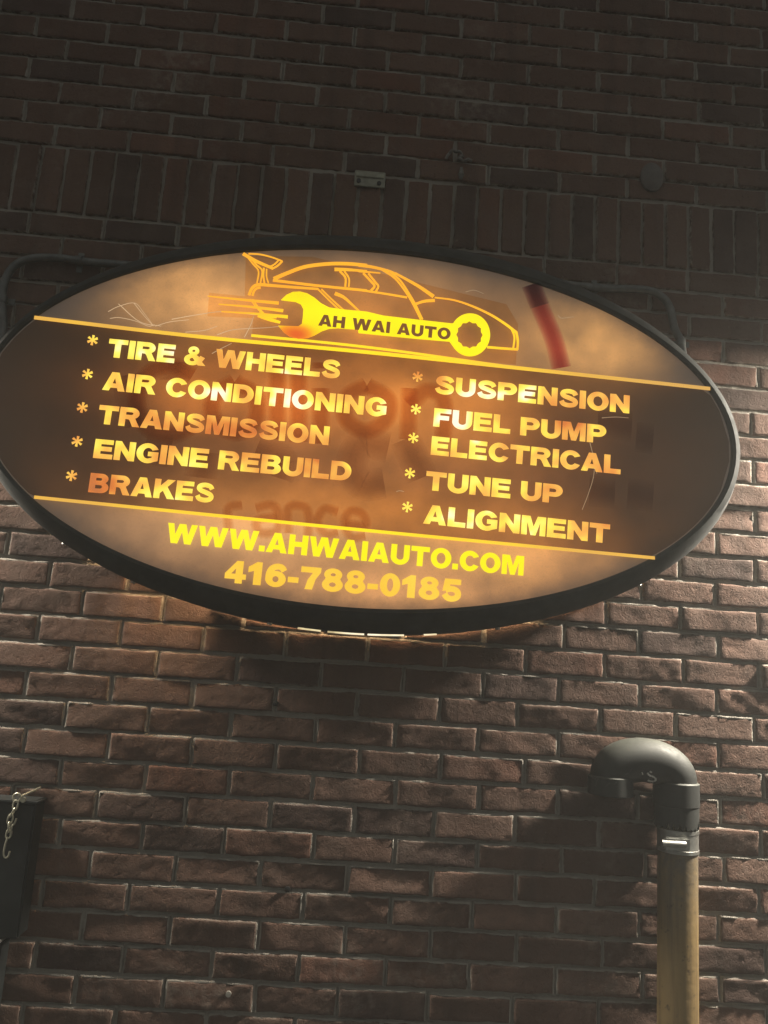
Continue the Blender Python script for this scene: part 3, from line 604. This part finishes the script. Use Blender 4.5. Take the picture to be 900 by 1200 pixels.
rad = [.0475 + .0035 * math.sin(R(a)) for a in range(0, 181, 6)]
MB().tube([(1.5500, PY, 1.47)] + arcp + [(1.391, PY, 1.512)], [.0475] + rad + [.0475], 48).build('gooseneck', rub, vent, True)
MB().tube([(1.5502, PY, 1.476), (1.5502, PY, 1.479), (1.5502, PY, 1.529), (1.5502, PY, 1.532)], [.0485, .0530, .0530, .0495], 48).build('hub', rub, vent, True)
mbh = MB().tube([(1.391, PY, 1.536), (1.391, PY, 1.533), (1.391, PY, 1.494), (1.391, PY, 1.492), (1.391, PY, 1.492), (1.391, PY, 1.515)], [.0490, .0525, .0525, .0505, .043, .041], 48, caps=False)
mbh.build('hub', rub, vent, True)
white = simple('white_mark', (.78, .76, .70), .5)
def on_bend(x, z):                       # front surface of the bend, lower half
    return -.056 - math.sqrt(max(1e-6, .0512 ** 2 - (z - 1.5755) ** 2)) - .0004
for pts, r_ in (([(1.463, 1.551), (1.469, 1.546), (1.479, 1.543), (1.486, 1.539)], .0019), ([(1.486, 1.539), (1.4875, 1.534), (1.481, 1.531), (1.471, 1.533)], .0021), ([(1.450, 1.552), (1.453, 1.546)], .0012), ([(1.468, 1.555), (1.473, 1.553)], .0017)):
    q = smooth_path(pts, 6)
    MB().tube([(x, on_bend(x, z), z) for x, z in q], [r_ * (1 + .4 * math.sin(k_ * 1.9)) for k_ in range(len(q))], 8).build('pale_mark', white, vent, True)  # pale squiggles laid on the lower front of the bend
# rubber skirt with torn lower edge
mb = MB(); n = 72; vs = []
rr = random.Random(4)
for i in range(n):
    a = 2 * math.pi * i / n
    tear = 1.429 + (.016 * rr.random() if i % 3 == 0 else 0) + (.018 if abs(((math.degrees(a) + 40) % 360) - 10) < 12 and i % 2 == 0 else 0)
    for z, r_ in ((1.4775, .0510), (tear, .0505), (tear, .0462)):
        vs.append((1.5510 + r_ * math.cos(a), PY + r_ * math.sin(a), z))
fs = []
for i in range(n):
    j = (i + 1) % n
    fs.append((i * 3, j * 3, j * 3 + 1, i * 3 + 1)); fs.append((i * 3 + 1, j * 3 + 1, j * 3 + 2, i * 3 + 2))
mb.add(vs, fs).build('skirt', rub, vent, True)
cl = MB().tube([(1.5538, PY, 1.374), (1.5538, PY, 1.3745), (1.5538, PY, 1.382), (1.5538, PY, 1.3825), (1.5538, PY, 1.4175), (1.5538, PY, 1.418), (1.5538, PY, 1.4255), (1.5538, PY, 1.426)], [.0455, .0475, .0475, .0465, .0465, .0475, .0475, .0455], 48, caps=False)
clamp = cl.build('hose_clamp', steel, vent, True)
hb = MB().box(1.500, 1.560, PY - .056, PY - .0475, 1.3855, 1.414, .003)
hs = MB().tube([(1.494, PY - .054, 1.400), (1.548, PY - .056, 1.400)], .0075, 16)
for b_, nm in ((hb, 'clamp_housing'), (hs, 'clamp_screw')):
    o = b_.build(nm, steel, vent, True)
    o.parent = clamp

vent.location.x += .0148; vent.location.z -= .0080

# ------------------------------------------------------------------ conduits
grey = simple('grey_conduit', (.12, .125, .12), .45, metal=.4, nscale=40, var=.25, bump=.15)
def conduit(pts, label, straps, rad=.0105, extra=None):
    P = smooth_path([(x, z) for x, z in pts], 8)
    o0 = Vector((pts[0][0], -.022, pts[0][1]))
    e = empty('conduit', o0, label, 'conduit', None)
    MB().tube([(x, -.022, z) for x, z in P], rad, 16).build('tube', grey, e, True)
    for (x, z, vert) in straps:
        m = MB()
        if vert: m.box(x - .028, x + .028, -.012, -.0095, z - .008, z + .008, .001); m.tube([(x, -.022, z - .009), (x, -.022, z + .009)], rad + .002, 16)
        else: m.box(x - .008, x + .008, -.012, -.0095, z - .028, z + .028, .001); m.tube([(x - .009, -.022, z), (x + .009, -.022, z)], rad + .002, 16)
        m.build('strap', grey, e, True)
    return e
conduit([(.22, 2.741)] + CONDL[1:] + [(-.186, 2.44), (-.186, 2.30)], 'grey conduit curving down from the upper left edge of the oval sign', [(-.02, 2.7405, False), (-.199, 2.615, True)])
conduit([(1.17, 2.793)] + CONDR + [(1.603, 2.60), (1.606, 2.50), (1.606, 2.42)], 'grey conduit bending down beside the upper right edge of the oval sign', [(1.36, 2.792, False), (1.596, 2.655, True)])

# ------------------------------------------------------------------ little things fixed to the wall
pl = empty('mounting_plate', (.728, -.004, 3.066), 'small pale metal plate with two screws on bricks above the oval sign', 'plate')
MB().box(.684, .769, -.007, -.002, 3.0415, 3.0895, .0015).build('plate', simple('zinc_plate', (.27, .27, .21), .5, metal=.1, nscale=50), pl)
MB().box(.688, .765, -.011, -.007, 3.068, 3.082, .0015).build('plate_lip', simple('zinc_lip', (.33, .33, .25), .5, metal=.1, nscale=50), pl)
dark = simple('dark_steel', (.03, .03, .03), .5, metal=.5)
for x, z in ((.696, 3.056), (.753, 3.0535)):
    MB().tube([(x, -.007, z), (x, -.011, z)], .006, 10).build('screw', dark, pl, True)
cv = MB()
cv.tube([(1.5225, .006, 3.154), (1.5225, -.006, 3.154), (1.5225, -.010, 3.154)], [.033, .033, .028], 32)
for v in range(len(cv.v)): x, y, z = cv.v[v]; cv.v[v] = (x, y, 3.154 + (z - 3.154) * 1.35)
tag(cv.build('cover_plate', simple('painted_cover', (.105, .095, .085), .6, nscale=30), None, True), 'faint oval cover plate on the dark bricks above the right half of the sign', 'cover plate')
bl = empty('cable_clip', (.968, -.01, 3.15), 'small crumpled cable clip on the bricks above the top of the sign', 'clip')
MB().tube([(x, y, z) for (x, z), y in zip(smooth_path([(.934, 3.145), (.945, 3.168), (.965, 3.172), (.980, 3.160), (.968, 3.150), (.985, 3.146), (1.006, 3.150)], 6), [-.012 - .004 * math.sin(i) for i in range(40)])], .0042, 8).build('loop', simple('old_cable', (.17, .16, .145), .6), bl, True)
MB().tube([(.9793, -.004, 3.128), (.9793, -.007, 3.105), (.9793, -.004, 3.092)], [.004, .0085, .004], 12).build('tail', simple('old_lead', (.16, .155, .14), .6), bl, True)
tag(MB().tube([(.5469, .004, .9928), (.5469, -.007, .9928)], .0062, 14).tube([(.5469, -.007, .9928), (.5469, -.0072, .9928)], .003, 10).build('wall_anchor', simple('zinc', (.55, .53, .47), .4, metal=.6), None, True), 'tiny bright screw anchor low on the brick wall', 'anchor')
for (x, z, l_) in ((.6609, 1.2209, 'dark disc as hole in the bricks below the middle of the sign, the lower one'), (.5948, 1.6414, 'dark disc as hole in the bricks just below the sign, the upper one')):
    tag(MB().tube([(x, .004, z), (x, -.003, z), (x, -.004, z)], [.0065, .0065, .004], 12).build('hole_disc', dark, None, True), l_, 'plug')  # black disc set in place of a dark hole in the brick
# ------------------------------------------------------------------ dark steel cabinet at the lower left, with a chain
cb = empty('steel_cabinet', (-.17, 0, .95), 'dark grey steel cabinet on the wall at the lower left corner', 'cabinet')
dsteel = simple('dark_painted_steel', (.026, .030, .030), .5, metal=.2, nscale=10, var=.5, bump=.3, bscale=40)
MB().box(-.42, .0785, -.058, .002, 1.1025, 1.3880, .004).build('body', dsteel, cb)
MB().box(-.424, .0830, -.064, .0035, 1.3882, 1.3935, .0015).build('top_flange', dsteel, cb)
MB().box(-.42, .0430, -.050, .002, .74, 1.0935, .004).build('lower_box', dsteel, cb)
MB().box(-.424, .0450, -.066, .0035, 1.0940, 1.1005, .0015).build('ledge', simple('worn_ledge', (.34, .34, .32), .4, metal=.5), cb)
m = MB(); q = [(.012 + .034 * math.cos(R(a)), -.062, 1.006 + .034 * math.sin(R(a))) for a in range(0, 361, 12)]
m.tube(q, .0045, 10); m.build('ring_handle', steel, cb, True)
ch = empty('chain', (.036, -.064, 1.396), 'short pale metal chain hanging from a hook over the dark cabinet', 'chain')
brass = simple('pale_chain_steel', (.60, .57, .44), .38, metal=.7, nscale=80)
hook = MB().tube([(.0365 + .0085 * math.cos(R(a)), -.066, 1.401 + .0085 * math.sin(R(a))) for a in range(-60, 301, 15)], .0028, 10)
hook.tube([(.045, -.066, 1.404), (.060, -.05, 1.412), (.064, -.004, 1.414)], .0026, 8); hook.build('hook', brass, ch, True)
MB().tube([(.0515, -.0645, 1.397), (.0515, -.069, 1.397)], .006, 12).build('rivet', brass, ch, True)
def link(p, q, w, turn, thick=.0022):
    p = Vector(p); q = Vector(q); d = (q - p); ln = d.length; d.normalize(); side = Vector((0, 1, 0)) if turn else d.cross(Vector((0, 1, 0))).normalized()
    pts = []
    for k in range(0, 25):
        a = 2 * math.pi * k / 24; c, s_ = math.cos(a), math.sin(a)
        pts.append(p + d * (ln / 2 + (ln / 2 + thick) * math.copysign(abs(c) ** .7, c)) + side * (w * math.copysign(abs(s_) ** .8, s_)))
    MB().tube(pts, thick, 8).build('link', brass, ch, True)
cp = [(.0365, 1.393), (.0360, 1.377), (.0300, 1.362), (.0285, 1.346), (.0312, 1.330), (.0300, 1.316)]
for i in range(len(cp) - 1): link((cp[i][0], -.068, cp[i][1]), (cp[i + 1][0], -.068, cp[i + 1][1]), .0052, i % 2)
MB().tube([(x, -.070, z) for x, z in smooth_path([(.0300, 1.316), (.0272, 1.300), (.0268, 1.282), (.0310, 1.2735), (.0370, 1.276), (.0395, 1.287)], 6)], .0024, 8).build('snap_hook', brass, ch, True)
MB().tube([(x, -.070, z) for x, z in smooth_path([(.0435, 1.357), (.0405, 1.346), (.0365, 1.340), (.0350, 1.322)], 6)], .0022, 8).build('link', brass, ch, True)

# ------------------------------------------------------------------ the two flood lights on arms that flank the sign
lens_m = letter_mat('lamp_lens', [], [(0, (1, .93, .8)), (1, (1, .95, .85))], .1, .5, 5); lens_m.node_tree.nodes['Principled BSDF'].inputs['Emission Strength'].default_value = 6
for (x, z, y, aim, lab, pw) in LAMPS:
    e = empty('flood_light', (x, 0, z), lab, 'wall lamp', 'flood lights flanking the sign')
    MB().box(x - .09, x + .09, -.03, -.004, z - .04, z + .14, .004).build('back_plate', dark, e)
    hood = MB(); P = [(-.03, z + .12), (-.10, z + .12), (y - .09, z + .03), (y - .09, z - .012), (-.03, z - .012)]
    vs = [(x - .13, yy, zz) for yy, zz in P] + [(x + .13, yy, zz) for yy, zz in P]; n = len(P)
    hood.add(vs, [tuple(range(n)), tuple(range(n, 2 * n))[::-1]] + [(i, i + n, (i + 1) % n + n, (i + 1) % n) for i in range(n)])
    hood.build('hood', dark, e)
    MB().box(x - .11, x + .11, y - .07, y + .07, z - .018, z - .0125).build('lens', lens_m, e)
    li = bpy.data.lights.new('flood_lamp', 'AREA'); li.shape = 'RECTANGLE'; li.size = .20; li.size_y = .12
    li.energy = pw; li.color = LAMP_COLOR
    lo_ = bpy.data.objects.new('flood_lamp', li); COL.objects.link(lo_); lo_.parent = e; lo_.location = (0, y, -.022)
    lo_.rotation_euler = aim

# ------------------------------------------------------------------ thin volume added for the veil of lens glare
hz = bpy.data.materials.new('veil_haze'); hz.use_nodes = True
hz.node_tree.nodes.remove(hz.node_tree.nodes['Principled BSDF'])
pv = hz.node_tree.nodes.new('ShaderNodeVolumePrincipled'); pv.inputs['Color'].default_value = (.92, .94, .92, 1); pv.inputs['Density'].default_value = VEIL_HAZE
pv.inputs['Anisotropy'].default_value = .3
hz.node_tree.links.new(pv.outputs[0], hz.node_tree.nodes['Material Output'].inputs['Volume'])
MB().box(-15, 15, -17, 1.0, -1.0, 5.3).build('veil_haze', hz)['kind'] = 'stuff'
